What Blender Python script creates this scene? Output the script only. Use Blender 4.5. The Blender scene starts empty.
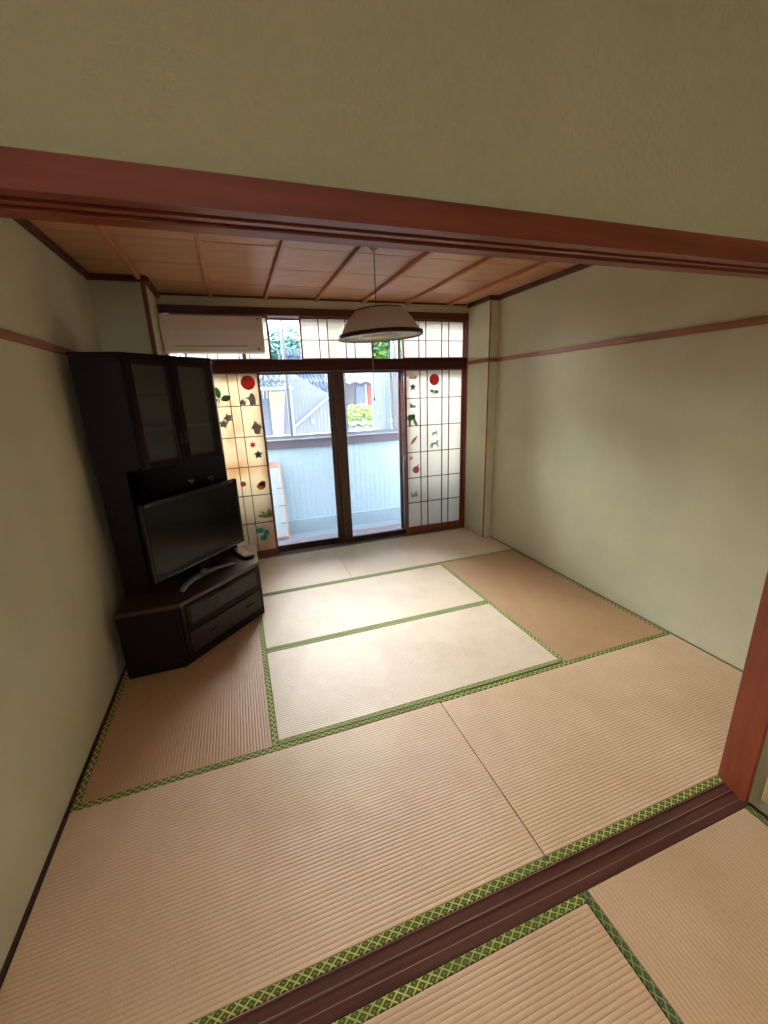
import bpy, bmesh, math, random
from mathutils import Vector, Matrix, Euler
random.seed(7)
C = bpy.context.scene
COL = C.collection

# ------------------------------------------------------------------ camera
cam_d = bpy.data.cameras.new('camera'); cam = bpy.data.objects.new('camera', cam_d); COL.objects.link(cam)
cam.location = (0.9184, -0.8640, 1.7192)
cam.rotation_mode = 'XYZ'; cam.rotation_euler = (1.288834, 0.034780, -0.340515)
cam_d.sensor_fit = 'VERTICAL'; cam_d.sensor_height = 24.0
cam_d.lens = 24.0 * 410.22 / 1024.0
cam_d.clip_start = 0.02; cam_d.clip_end = 200
C.camera = cam

# ------------------------------------------------------------------ world, lights, exposure
W = bpy.data.worlds.new('sky'); C.world = W; W.use_nodes = True
wn = W.node_tree; bgn = wn.nodes['Background']
bgn.inputs[0].default_value = (0.86, 0.93, 1.0, 1); bgn.inputs[1].default_value = 4.2

def area(name, loc, rot, sx, sy, power, col=(1, 1, 1), portal=False, spread=None):
    l = bpy.data.lights.new(name, 'AREA'); l.shape = 'RECTANGLE'; l.size = sx; l.size_y = sy
    l.energy = power; l.color = col
    if spread: l.spread = spread
    if portal: l.cycles.is_portal = True
    o = bpy.data.objects.new(name, l); COL.objects.link(o); o.location = loc; o.rotation_euler = rot
    return o
R90 = math.pi / 2
# daylight entering through the balcony glazing (sky portals); unseen fill lights added behind the camera
area('window_portal', (1.95, 4.62, 1.95), (-R90, 0, 0), 4.4, 1.5, 1, portal=True)
sun = bpy.data.lights.new('hazy_sun', 'SUN'); sun.energy = 28.0; sun.angle = math.radians(72); sun.color = (1.0, 0.98, 0.96)
so = bpy.data.objects.new('hazy_sun', sun); COL.objects.link(so)
so.rotation_euler = Vector((.34, -1.0, -.88)).to_track_quat('-Z', 'Y').to_euler()
area('near_room_fill_back', (.85, -3.9, 1.6), (R90, 0, 0), 1.4, 1.1, 3.6, (1.0, 0.84, 0.62))  # warm fill added behind the camera, stands in for unseen near-room light
area('near_room_fill_top', (1.35, -1.5, 2.75), (0, 0, 0), 0.5, 0.5, 6.5, (1.0, 0.80, 0.58), spread=math.radians(110))  # added downward fill, spread cut to brighten mats more than the upper wall

C.view_settings.view_transform = 'Standard'; C.view_settings.look = 'None'
C.view_settings.gamma = 1.0; C.view_settings.use_curve_mapping = False
C.view_settings.exposure = 1.05
C.cycles.max_bounces = 10; C.cycles.diffuse_bounces = 6; C.cycles.transparent_max_bounces = 16

# ------------------------------------------------------------------ helpers
def s2l(c):
    return tuple((x / 255 / 12.92) if x / 255 <= .04045 else ((x / 255 + .055) / 1.055) ** 2.4 for x in c)

class N:
    def __init__(s, name):
        s.m = bpy.data.materials.new(name); s.m.use_nodes = True; s.t = s.m.node_tree
        s.b = s.t.nodes['Principled BSDF']; s.out = s.t.nodes['Material Output']
    def add(s, typ, **kw):
        n = s.t.nodes.new(typ)
        for k, v in kw.items():
            if isinstance(k, str) and hasattr(n, k): setattr(n, k, v)
        return n
    def l(s, a, b): s.t.links.new(a, b)
    def math(s, op, a, b=None, clamp=False):
        n = s.t.nodes.new('ShaderNodeMath'); n.operation = op; n.use_clamp = clamp
        for i, v in enumerate((a, b)):
            if v is None: continue
            if isinstance(v, (int, float)): n.inputs[i].default_value = v
            else: s.l(v, n.inputs[i])
        return n.outputs[0]
    def coord(s, scale=(1, 1, 1)):
        tc = s.add('ShaderNodeTexCoord'); mp = s.add('ShaderNodeMapping'); mp.inputs['Scale'].default_value = scale
        s.l(tc.outputs['Object'], mp.inputs[0]); return mp.outputs[0]
    def noise(s, vec, scale, detail=4, rough=.55):
        n = s.add('ShaderNodeTexNoise'); n.inputs['Scale'].default_value = scale; n.inputs['Detail'].default_value = detail
        n.inputs['Roughness'].default_value = rough; s.l(vec, n.inputs['Vector']); return n.outputs[0]
    def mix(s, f, a, b):
        n = s.add('ShaderNodeMix'); n.data_type = 'RGBA'
        if isinstance(f, (int, float)): n.inputs[0].default_value = f
        else: s.l(f, n.inputs[0])
        for i, v in ((6, a), (7, b)):
            if isinstance(v, tuple): n.inputs[i].default_value = (*v[:3], 1)
            else: s.l(v, n.inputs[i])
        return n.outputs[2]
    def ramp(s, f, lo, hi):
        n = s.add('ShaderNodeMapRange'); n.inputs[1].default_value = lo; n.inputs[2].default_value = hi; s.l(f, n.inputs[0]); return n.outputs[0]
    def bump(s, h, strength, dist):
        n = s.add('ShaderNodeBump'); n.inputs['Strength'].default_value = strength; n.inputs['Distance'].default_value = dist
        s.l(h, n.inputs['Height']); s.l(n.outputs[0], s.b.inputs['Normal'])

def plain(name, rgb, rough=.5, metal=0, var=.06, scale=25, spec=.5, bump=0):
    k = N(name); c = s2l(rgb); v = k.coord()
    nz = k.noise(v, scale)
    k.l(k.mix(nz, tuple(x * (1 - var * 2) for x in c), tuple(min(1, x * (1 + var * 2)) for x in c)), k.b.inputs['Base Color'])
    k.b.inputs['Roughness'].default_value = rough; k.b.inputs['Metallic'].default_value = metal
    k.b.inputs['Specular IOR Level'].default_value = spec
    if bump: k.bump(nz, bump, .002)
    return k.m

def wood(name, dark, light, axis='X', rough=.45, grain=18, spec=.4, knots=.0):
    k = N(name); sc = {'X': (1.2, grain, grain), 'Y': (grain, 1.2, grain), 'Z': (grain, grain, 1.2)}[axis]
    v = k.coord(sc); a = k.noise(v, 1.6, 6, .65); b = k.noise(k.coord(), 2.2, 3)
    f = k.math('ADD', k.math('MULTIPLY', a, .75), k.math('MULTIPLY', b, .25))
    f = k.ramp(f, .33, .67)
    k.l(k.mix(f, s2l(dark), s2l(light)), k.b.inputs['Base Color'])
    k.b.inputs['Roughness'].default_value = rough; k.b.inputs['Specular IOR Level'].default_value = spec
    k.bump(a, .15, .001)
    return k.m

def plaster(name, rgb, bump=.5, scale=160):
    k = N(name); v = k.coord(); c = s2l(rgb)
    big = k.noise(v, 1.3, 5, .6); fine = k.noise(v, scale, 5, .7)
    f = k.ramp(k.math('ADD', k.math('MULTIPLY', big, .7), k.math('MULTIPLY', fine, .3)), .3, .7)
    k.l(k.mix(f, tuple(x * .86 for x in c), tuple(x * 1.1 for x in c)), k.b.inputs['Base Color'])
    k.b.inputs['Roughness'].default_value = .92; k.b.inputs['Specular IOR Level'].default_value = .15
    k.bump(fine, bump, .004)
    return k.m

def tatami(name, rgb, axis='X', stain=.5):
    """axis = direction the ribs run"""
    k = N(name); c = s2l(rgb)
    tc = k.add('ShaderNodeTexCoord'); sp = k.add('ShaderNodeSeparateXYZ'); k.l(tc.outputs['Object'], sp.inputs[0])
    a = sp.outputs[1] if axis == 'X' else sp.outputs[0]
    w = k.math('POWER', k.math('ABSOLUTE', k.math('SINE', k.math('MULTIPLY', a, math.pi / .0152))), .6)
    st = k.noise(k.coord((90, 260, 1) if axis == 'Y' else (260, 90, 1)), 1.0, 4, .7)      # rush strands across the ribs
    big = k.noise(k.coord(), 1.7, 5, .62); mid = k.noise(k.coord(), 9, 4, .6)
    f = k.ramp(k.math('ADD', k.math('MULTIPLY', big, .65), k.math('MULTIPLY', mid, .35)), .32, .68)
    base = k.mix(f, tuple(x * y for x, y in zip(c, (.80, .72, .62))), tuple(min(1, x * y) for x, y in zip(c, (1.1, 1.1, 1.12))))
    groove_shade = k.math('POWER', k.math('SUBTRACT', 1.0, w), 1.6)  # mask darkening the grooves between ribs, their shadow line put into the colour
    base = k.mix(k.math('MULTIPLY', k.math('MULTIPLY', groove_shade, k.ramp(mid, .2, .6)), .8), base, tuple(x * y for x, y in zip(c, (.52, .44, .34))))
    base = k.mix(k.math('MULTIPLY', k.ramp(st, .35, .7), .34), base, tuple(min(1, x * 1.35) for x in c))
    k.l(base, k.b.inputs['Base Color'])
    k.b.inputs['Roughness'].default_value = .5; k.b.inputs['Specular IOR Level'].default_value = .5
    k.bump(k.math('ADD', k.math('MULTIPLY', w, 1.0), k.math('MULTIPLY', st, .25)), .7, .0022)
    return k.m

def border_mat(name, axis, dark, light, p=.026):
    k = N(name)
    tc = k.add('ShaderNodeTexCoord'); sp = k.add('ShaderNodeSeparateXYZ'); k.l(tc.outputs['Object'], sp.inputs[0])
    u, v = (sp.outputs[0], sp.outputs[1]) if axis == 'X' else (sp.outputs[1], sp.outputs[0])
    u = k.math('DIVIDE', u, .0375); v = k.math('ADD', k.math('DIVIDE', v, p), .154 + .5)
    def lat(e):
        t = k.math('ABSOLUTE', k.math('SUBTRACT', k.math('FRACT', k.math('ADD', e, 100.0)), .5))      # 0..0.5, 0.5 at lattice line
        return t
    a = lat(k.math('ADD', u, v)); b = lat(k.math('SUBTRACT', u, v))
    m = k.math('MAXIMUM', a, b)
    line = k.ramp(m, .38, .43)
    inner = k.math('MULTIPLY', k.ramp(m, .10, .07), .5)
    f = k.math('MAXIMUM', line, inner)
    nz = k.noise(k.coord(), 4, 3)
    f = k.math('MULTIPLY', f, k.ramp(nz, .1, .5))
    k.l(k.mix(f, s2l(dark), s2l(light)), k.b.inputs['Base Color'])
    k.b.inputs['Roughness'].default_value = .75; k.b.inputs['Specular IOR Level'].default_value = .25
    k.bump(f, .3, .0008)
    return k.m

def obj(name, bm, mat, parent=None, loc=None, smooth=False):
    me = bpy.data.meshes.new(name); bm.normal_update(); bm.to_mesh(me); bm.free()
    me.materials.append(mat)
    if smooth:
        for p in me.polygons: p.use_smooth = True
    o = bpy.data.objects.new(name, me); COL.objects.link(o)
    if parent: o.parent = parent
    if loc: o.location = loc
    return o
def tag(o, label=None, cat=None, group=None, kind=None):
    if label: o['label'] = label
    if cat: o['category'] = cat
    if group: o['group'] = group
    if kind: o['kind'] = kind
    return o
def thing(name, loc, rz=0, label=None, cat=None, group=None, kind=None):
    o = bpy.data.objects.new(name, None); COL.objects.link(o); o.location = loc; o.rotation_euler = (0, 0, rz)
    o.empty_display_size = .1
    return tag(o, label, cat, group, kind)
def B(*boxes, bevel=0, seg=2):
    """boxes: (x0,x1,y0,y1,z0,z1)"""
    bm = bmesh.new()
    for (x0, x1, y0, y1, z0, z1) in boxes:
        r = bmesh.ops.create_cube(bm, size=1)
        bmesh.ops.scale(bm, vec=(x1 - x0, y1 - y0, z1 - z0), verts=r['verts'])
        bmesh.ops.translate(bm, vec=((x0 + x1) / 2, (y0 + y1) / 2, (z0 + z1) / 2), verts=r['verts'])
    if bevel: bmesh.ops.bevel(bm, geom=list(bm.edges), offset=bevel, segments=seg, affect='EDGES', profile=.5)
    return bm
def prism(poly, z0, z1, bevel=0, seg=2):
    """vertical prism over xy polygon (ccw)"""
    bm = bmesh.new(); lo = [bm.verts.new((x, y, z0)) for x, y in poly]; hi = [bm.verts.new((x, y, z1)) for x, y in poly]
    n = len(poly); bm.faces.new(lo[::-1]); bm.faces.new(hi)
    for i in range(n): bm.faces.new((lo[i], lo[(i + 1) % n], hi[(i + 1) % n], hi[i]))
    if bevel: bmesh.ops.bevel(bm, geom=list(bm.edges), offset=bevel, segments=seg, affect='EDGES')
    return bm
def extrude_profile(prof, axis, a0, a1):
    """prof: list of 2D points in the plane normal to axis. X: (y,z); Y: (x,z)"""
    bm = bmesh.new()
    f = (lambda p, a: (a, p[0], p[1])) if axis == 'X' else (lambda p, a: (p[0], a, p[1]))
    A = [bm.verts.new(f(p, a0)) for p in prof]; D = [bm.verts.new(f(p, a1)) for p in prof]; n = len(prof)
    bm.faces.new(A); bm.faces.new(D[::-1])
    for i in range(n): bm.faces.new((A[i], D[i], D[(i + 1) % n], A[(i + 1) % n]))
    bmesh.ops.recalc_face_normals(bm, faces=bm.faces); return bm
def lathe(prof, n=48, close=False):
    bm = bmesh.new(); rings = []
    for r, z in prof:
        rings.append([bm.verts.new((r * math.cos(2 * math.pi * i / n), r * math.sin(2 * math.pi * i / n), z)) for i in range(n)])
    for a, b in zip(rings, rings[1:]):
        for i in range(n): bm.faces.new((a[i], a[(i + 1) % n], b[(i + 1) % n], b[i]))
    if close:
        for i in range(n): bm.faces.new((rings[-1][i], rings[-1][(i + 1) % n], rings[0][(i + 1) % n], rings[0][i]))
    else:
        bm.faces.new(rings[0][::-1]); bm.faces.new(rings[-1])
    bmesh.ops.recalc_face_normals(bm, faces=bm.faces); return bm
def tube(pts, r, n=8, cap=True):
    bm = bmesh.new(); pts = [Vector(p) for p in pts]; rings = []
    for i, p in enumerate(pts):
        t = (pts[min(i + 1, len(pts) - 1)] - pts[max(i - 1, 0)]).normalized()
        u = t.cross(Vector((0, 0, 1)) if abs(t.z) < .95 else Vector((1, 0, 0))).normalized(); v = t.cross(u)
        rr = r[i] if isinstance(r, (list, tuple)) else r
        rings.append([bm.verts.new(p + (u * math.cos(2 * math.pi * k / n) + v * math.sin(2 * math.pi * k / n)) * rr) for k in range(n)])
    for a, b in zip(rings, rings[1:]):
        for k in range(n): bm.faces.new((a[k], a[(k + 1) % n], b[(k + 1) % n], b[k]))
    if cap: bm.faces.new(rings[0][::-1]); bm.faces.new(rings[-1])
    bmesh.ops.recalc_face_normals(bm, faces=bm.faces); return bm

# ------------------------------------------------------------------ materials
M = {}
M['wall'] = plaster('olive_plaster', (206, 202, 172))
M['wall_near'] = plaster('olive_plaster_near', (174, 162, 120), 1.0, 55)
M['red_wood'] = wood('red_brown_wood', (104, 44, 26), (138, 66, 40), 'X', .42)
M['red_wood_y'] = wood('red_brown_wood_y', (112, 44, 24), (150, 66, 38), 'Y', .42)
M['red_wood_z'] = wood('red_brown_wood_z', (116, 50, 26), (150, 72, 42), 'Z', .42)
M['dark_wood'] = wood('dark_kamoi_wood', (52, 24, 20), (84, 40, 32), 'X', .6, spec=.15)
M['rail_wood'] = wood('wall_rail_wood', (134, 78, 54), (166, 106, 78), 'Y', .5)
M['rail_wood_x'] = wood('wall_rail_wood_x', (118, 66, 44), (150, 92, 66), 'X', .5)
M['sill'] = wood('threshold_wood', (64, 36, 32), (100, 62, 52), 'X', .34, 26, .5)
M['ceil'] = wood('ceiling_board', (178, 126, 90), (204, 152, 112), 'X', .45, 8)
M['batten'] = wood('ceiling_batten', (172, 104, 66), (206, 134, 92), 'Y', .5)
M['cornice'] = wood('cornice_wood', (74, 36, 22), (104, 54, 34), 'X', .5)
M['shoji_wood'] = wood('shoji_frame_wood', (110, 54, 32), (146, 78, 48), 'Z', .5)
M['lattice'] = wood('shoji_lattice_wood', (78, 44, 34), (108, 64, 50), 'Z', .5)
M['cab'] = wood('dark_cabinet_wood', (20, 11, 12), (32, 18, 18), 'X', .45, 20, .14)
M['cab_front'] = wood('cabinet_drawer_front', (34, 22, 16), (54, 38, 28), 'X', .4, 20, .3)
M['cab_top'] = wood('cabinet_top_wood', (52, 34, 26), (82, 56, 42), 'X', .3, 20, .5)
M['black'] = plain('black_plastic', (13, 13, 14), .4, spec=.35)
M['screen'] = plain('tv_screen', (8, 9, 9), .14, spec=.28, var=0)
M['silver'] = plain('silver_plastic', (150, 156, 164), .3, .6)
M['white_plastic'] = plain('aged_white_plastic', (214, 196, 180), .3, var=.02)
M['ivory'] = plain('ivory_plastic', (190, 170, 130), .4, var=.02)
M['alu'] = plain('bronze_aluminium', (76, 52, 44), .35, .3)
M['grey_alu'] = plain('grey_aluminium', (120, 122, 132), .4, .2)
M['dark_metal'] = plain('dark_metal', (30, 26, 24), .4, .5)
M['tat'] = {}
def glass(name, tint=(1, 1, 1), gloss=.06):
    k = N(name); tr = k.add('ShaderNodeBsdfTransparent'); tr.inputs[0].default_value = (*tint, 1)
    gl = k.add('ShaderNodeBsdfGlossy'); gl.inputs['Roughness'].default_value = .02
    mx = k.add('ShaderNodeMixShader'); fr = k.add('ShaderNodeFresnel'); fr.inputs[0].default_value = 1.45
    k.l(fr.outputs[0], mx.inputs[0]); k.l(tr.outputs[0], mx.inputs[1]); k.l(gl.outputs[0], mx.inputs[2])
    k.l(mx.outputs[0], k.out.inputs[0]); return k.m
M['glass'] = glass('window_glass', (.95, .98, 1))
k_ = N('cabinet_glass'); k_.b.inputs['Base Color'].default_value = (.05, .052, .042, 1); k_.b.inputs['Roughness'].default_value = .18; k_.b.inputs['Alpha'].default_value = .6  # grey-olive base colour stands in for the reflection in the panes
M['cab_glass'] = k_.m
def paper(name, rgb, stains):
    k = N(name); c = s2l(rgb); v = k.coord()
    col = k.mix(k.ramp(k.noise(v, 60, 4), .3, .7), tuple(x * .95 for x in c), c)
    if stains:
        st = k.math('MULTIPLY', k.ramp(k.noise(v, 2.6, 2), .5, .72), .75)
        col = k.mix(st, col, s2l((214, 172, 122)))
    d = k.add('ShaderNodeBsdfDiffuse'); t = k.add('ShaderNodeBsdfTranslucent'); mx = k.add('ShaderNodeMixShader'); mx.inputs[0].default_value = .46
    k.l(col, d.inputs[0]); k.l(col, t.inputs[0]); k.l(d.outputs[0], mx.inputs[1]); k.l(t.outputs[0], mx.inputs[2]); k.l(mx.outputs[0], k.out.inputs[0])
    return k.m
M['paper'] = paper('shoji_paper', (244, 241, 234), False)
M['paper_old'] = paper('stained_shoji_paper', (238, 226, 204), True)
def sheet(name, rgb):      # thin coloured cut-out pasted on paper
    k = N(name); c = s2l(rgb); v = k.coord(); col = k.mix(k.noise(v, 70, 3), tuple(x * .7 for x in c), tuple(min(1, x * 1.25) for x in c))
    d = k.add('ShaderNodeBsdfDiffuse'); t = k.add('ShaderNodeBsdfTranslucent'); mx = k.add('ShaderNodeMixShader'); mx.inputs[0].default_value = .5
    k.l(col, d.inputs[0]); k.l(col, t.inputs[0]); k.l(d.outputs[0], mx.inputs[1]); k.l(t.outputs[0], mx.inputs[2]); k.l(mx.outputs[0], k.out.inputs[0])
    return k.m

H = 2.649; XR = 3.664
# ================================================================== STRUCTURE
def struct(name, bm, m, parent=None):
    o = obj(name, bm, m, parent)
    if not parent: o['kind'] = 'structure'
    return o
XN = 2.762      # near room right wall face
subfloor = plain('subfloor', (90, 72, 54), .8)
struct('floor', B((-.1, XR + .1, -4.0, 3.86, -.12, -.046)), subfloor)
struct('wall_left', B((-.1, 0, -4.0, 3.86, -.1, 3.0)), M['wall'])
struct('wall_right', B((XR, XR + .1, -.02, 3.86, -.1, H + .1)), M['wall'])
# partition above the opening and beside the post
bm = B((0, XR, -.095, -.03, 2.028, 3.0), (XN + .03, XR, -.095, -.02, -.046, 2.04))
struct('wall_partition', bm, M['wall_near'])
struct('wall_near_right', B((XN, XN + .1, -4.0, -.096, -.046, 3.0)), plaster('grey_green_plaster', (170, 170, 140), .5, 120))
struct('wall_near_back', B((0, .05, -4.1, -4.0, -.05, 3.0), (1.65, XN, -4.1, -4.0, -.05, 3.0), (.05, 1.65, -4.1, -4.0, -.05, 1.0), (.05, 1.65, -4.1, -4.0, 2.2, 3.0)), M['wall_near'])
struct('ceiling_near', B((-.1, XN + .1, -4.1, -.03, 3.0, 3.08)), M['ceil'])
nw = thing('window_5', (.85, -4.05, 1.0), kind='structure')  # unseen window, put in behind the camera to go with the fill light
obj('frame', B((-.8, .8, -.03, .03, 0, .05), (-.8, .8, -.03, .03, 1.15, 1.2), (-.8, -.75, -.03, .03, .05, 1.15), (.75, .8, -.03, .03, .05, 1.15), (-.025, .025, -.03, .03, .05, 1.15)), M['alu'], nw)
obj('pane', B((-.75, .75, -.004, .004, .05, 1.15)), M['glass'], nw)

# ceiling: backing slab, boards, battens
ce = struct('ceiling', B((-.1, XR + .1, -.03, 3.86, H + .012, H + .1)), M['cornice'])
ys = [-.02] + [.24 + .49 * k for k in range(8)]; ys[-1] = 3.62
xs = [0, .333, .823, 1.313, 1.803, 2.293, 2.783, 3.273, XR]
bmesh_cache = {}
for i in range(len(xs) - 1):
    for j in range(len(ys) - 1):
        w = xs[i + 1] - xs[i]; d = ys[j + 1] - ys[j] - .007; key = (round(w, 3), round(d, 3))
        if key not in bmesh_cache:
            o = obj('ceiling_board', B((0, w, 0, d, 0, .011), bevel=.0015, seg=1), M['ceil'], ce)
            bmesh_cache[key] = o.data
        else:
            o = bpy.data.objects.new('ceiling_board', bmesh_cache[key]); COL.objects.link(o); o.parent = ce
        o.location = (xs[i], ys[j], H + random.uniform(-.0008, .0008))
bt = None
for x in xs[1:-1]:
    if bt is None:
        bt = obj('ceiling_batten', B((0, .03, -.02, 3.62, 0, .03), bevel=.004, seg=1), M['batten'], ce); o = bt
    else:
        o = bt.copy(); COL.objects.link(o)
    o.location = (x - .015 + .015, 0, H - .03)
# cornices
struct('trim_1', B((.0, .035, -.02, 3.09, H - .042, H), bevel=.004, seg=1), M['cornice'])
struct('trim_2', B((XR - .035, XR, -.02, 3.18, H - .042, H), bevel=.004, seg=1), M['cornice'])
struct('trim_3', B((.0, .40, 3.055, 3.09, H - .042, H), (.38, .41, 3.09, 3.62, H - .042, H)), M['cornice'])
struct('trim_4', B((.41, 3.53, 3.615, 3.63, H - .016, H)), M['cornice'])
struct('trim_5', B((3.525, XR - .035, 3.15, 3.18, H - .042, H), (3.53, 3.56, 3.18, 3.60, H - .042, H)), M['cornice'])
# columns flanking the window
struct('wall_column_left', B((0, .38, 3.09, 3.86, -.046, H)), M['wall'])
struct('trim_6', B((.352, .384, 3.084, 3.116, -.046, H - .042), bevel=.003, seg=1), wood('column_edge_wood', (96, 60, 40), (132, 92, 64), 'Z', .5))
struct('wall_column_right', B((3.56, XR, 3.18, 3.86, -.046, H)), M['wall'])
struct('trim_7', B((3.556, 3.568, 3.176, 3.188, -.046, H - .042), bevel=.002, seg=1), M['red_wood_z'])
# plaster strip over the window and timber frame
struct('wall_back', B((.38, 3.56, 3.63, 3.86, 2.555, H), (-.1, .38, 3.861, 3.9, -.1, H), (3.56, XR + .1, 3.861, 3.9, -.1, H)), M['wall'])
struct('trim_8', B((.38, 3.56, 3.61, 3.86, 2.485, 2.555), bevel=.004, seg=1), M['cornice'])
struct('trim_9', B((.38, 3.56, 3.62, 3.86, 1.965, 2.082), bevel=.004, seg=1), M['dark_wood'])
struct('trim_10', B((3.545, 3.56, 3.62, 3.72, .0, 2.485), bevel=.002, seg=1), M['red_wood_z'])
struct('trim_11', B((.38, .40, 3.62, 3.72, .0, 2.485), bevel=.002, seg=1), M['red_wood_z'])
struct('trim_12', B((.38, 3.56, 3.625, 3.72, -.046, -.004), (.38, 3.56, 3.655, 3.66, -.004, .0), (.38, 3.56, 3.70, 3.705, -.004, 0)), M['sill'])
# rails on the walls (level with the head of the doors)
struct('trim_13', B((0, .018, -.02, 3.09, 2.004, 2.044), bevel=.003, seg=1), M['rail_wood'])
struct('trim_14', B((XR - .018, XR, -.02, 3.18, 2.004, 2.044), bevel=.003, seg=1), M['rail_wood'])
struct('trim_15', B((3.542, 3.56, 3.176, 3.62, 2.004, 2.044), (3.556, XR - .018, 3.162, 3.18, 2.004, 2.044)), M['rail_wood_x'])
struct('trim_16', B((.018, .355, 3.072, 3.09, 2.004, 2.044)), M['rail_wood_x'])
# lintel (grooved head rail) and post and grooved threshold
lint = [(-.113, 2.037), (-.113, 1.991), (-.088, 1.991), (-.088, 2.003), (-.070, 2.003), (-.070, 1.992), (-.057, 1.992), (-.057, 2.003), (-.038, 2.003), (-.038, 1.991), (-.006, 1.991), (-.006, 2.037)]
struct('trim_17', extrude_profile(lint, 'X', 0, XN + .005), M['red_wood'])
struct('trim_18', B((XN, XR, -.113, -.097, 2.0, 2.043)), M['red_wood'])
struct('trim_19', prism([(XN - .018, -.107), (XN + .06, -.107), (XN + .06, .024), (XN + .014, .024)], -.046, 2.0, .003, 1), M['red_wood_z'])
sl = [(-.115, -.046), (-.115, .0), (-.086, .0), (-.084, -.003), (-.051, -.003), (-.049, .0), (-.045, .0), (-.043, -.003), (-.012, -.003), (-.010, .0), (-.007, .0), (-.007, -.046)]
thr = struct('trim_20', extrude_profile(sl, 'X', 0, XN + .02), M['sill'])
worn = wood('worn_edge_wood', (110, 84, 76), (166, 140, 128), 'X', .5)
for y_ in (-.0085, -.047, -.0855): obj('worn_edge', B((0, XN + .01, y_ - .0011, y_ + .0011, -.002, .0006)), worn, thr)
# strips where mats meet walls
base = wood('mat_edge_strip', (44, 24, 18), (66, 38, 28), 'Y', .5)
struct('baseboard_left', B((0, .014, -4, 3.09, -.046, .006)), base)
struct('baseboard_right', B((XR - .010, XR, 0, 3.18, -.046, .004)), plain('olive_edge_strip', (104, 102, 76), .7))
struct('baseboard_near', B((XN - .008, XN, -4, -.113, -.046, .006)), base)

# ================================================================== TATAMI
tones = dict(pale=(226, 208, 184), mid=(216, 188, 156), tan=(206, 172, 134), brown=(184, 147, 110), near=(202, 172, 142))
def tmat(tone, axis):
    key = tone + axis
    if key not in M['tat']: M['tat'][key] = tatami('tatami_' + key, tones[tone], axis)
    return M['tat'][key]
bX = border_mat('green_border_x', 'X', (82, 94, 38), (196, 200, 118)); bY = border_mat('green_border_y', 'Y', (92, 112, 48), (204, 212, 132))
bYw = border_mat('glare_border_y', 'Y', (96, 88, 40), (214, 202, 140))  # paler lattice, grazing glare along the wall put into the colour
bXd = border_mat('dark_border_x', 'X', (122, 130, 78), (172, 180, 118)); bYd = border_mat('dark_border_y', 'Y', (70, 86, 50), (132, 142, 88))
HW = .0295
def mat_(x0, x1, y0, y1, axis, tone, label, notch=None, b0=None, b1=None, h0=True, h1=True):
    t = thing('tatami_mat', (x0, y0, -.046), 0, label, 'tatami mat', 'tatami mats of the floor')
    w, d, z = x1 - x0, y1 - y0, .046; g = .0019
    px0, px1, py0, py1 = g, w - g, g, d - g
    if axis == 'X': py0 += HW * h0; py1 -= HW * h1
    else: px0 += HW * h0; px1 -= HW * h1
    if notch:    # rectangle cut from the far corner: ('R', xn, yn) or ('L', ...)
        side, xn, yn = notch; xn -= x0; yn -= y0
        poly = [(px0, py0), (px1, py0), (px1, yn), (xn, yn), (xn, py1), (px0, py1)] if side == 'R' else [(px0, py0), (px1, py0), (px1, py1), (xn, py1), (xn, yn), (px0, yn)]
        obj('rush_surface', prism(poly, 0, z), tmat(tone, axis), t)
    else:
        obj('rush_surface', B((px0, px1, py0, py1, 0, z), bevel=.0015, seg=1), tmat(tone, axis), t)
    dflt = bX if axis == 'X' else bY
    if axis == 'X':
        if h0: obj('border', B((px0, px1, g, HW, 0, z + .0012), bevel=.001, seg=1), b0 or dflt, t)
        if h1:
            a0, a1 = px0, px1
            if notch and notch[0] == 'R': a1 = notch[1] - x0
            if notch and notch[0] == 'L': a0 = notch[1] - x0
            obj('border', B((a0, a1, d - HW, d - g, 0, z + .0012), bevel=.001, seg=1), b1 or dflt, t)
    else:
        if h0: obj('border', B((g, HW, py0, py1, 0, z + .0012), bevel=.001, seg=1), b0 or dflt, t)
        if h1: obj('border', B((w - HW, w - g, py0, py1, 0, z + .0012), bevel=.001, seg=1), b1 or dflt, t)
    return t
xl, xr = .015, XR - .011
mat_(xl, 1.824, -.006, .932, 'X', 'mid', 'large tatami mat at the lower left, between the wood threshold and the left wall')
mat_(1.824, xr, -.006, .925, 'X', 'mid', 'tatami mat by the threshold and the red-brown post at the right wall', b1=bX)
mat_(xl, .917, .932, 2.69, 'Y', 'brown', 'brown tatami mat under the dark corner cabinet, ribs running towards the window', b0=bYw)
mat_(.917, 2.722, .932, 1.80, 'X', 'pale', 'pale tatami mat in the middle of the room, the nearer of the two central ones', b0=bXd, b1=bXd)
mat_(.917, 2.722, 1.80, 2.69, 'X', 'pale', 'pale tatami mat in the middle of the room, the central one closer to the window', b0=bXd, b1=bXd)
mat_(2.722, xr, .925, 2.69, 'Y', 'brown', 'brown tatami mat along the right wall, beside the two pale central mats', b1=bYw)
mat_(xl, 1.795, 2.69, 3.624, 'X', 'pale', 'pale tatami mat at the left glass door, partly behind the corner cabinet', notch=('L', .381, 3.089), b0=bXd)
mat_(1.795, xr, 2.69, 3.624, 'X', 'pale', 'pale tatami mat at the right glass door and right paper screen', notch=('R', 3.553, 3.173), b0=bXd)
mat_(xl, 1.856, -1.03, -.116, 'X', 'near', 'tatami mat of the near room whose green border lies along the threshold')
mat_(1.856, XN - .009, -1.93, -.116, 'Y', 'near', 'tatami mat of the near room at the lower right, end against the threshold', b0=bYd, b1=bYd)
mat_(xl, 1.856, -1.95, -1.03, 'X', 'near', 'tatami mat of the near room behind the camera')

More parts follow.
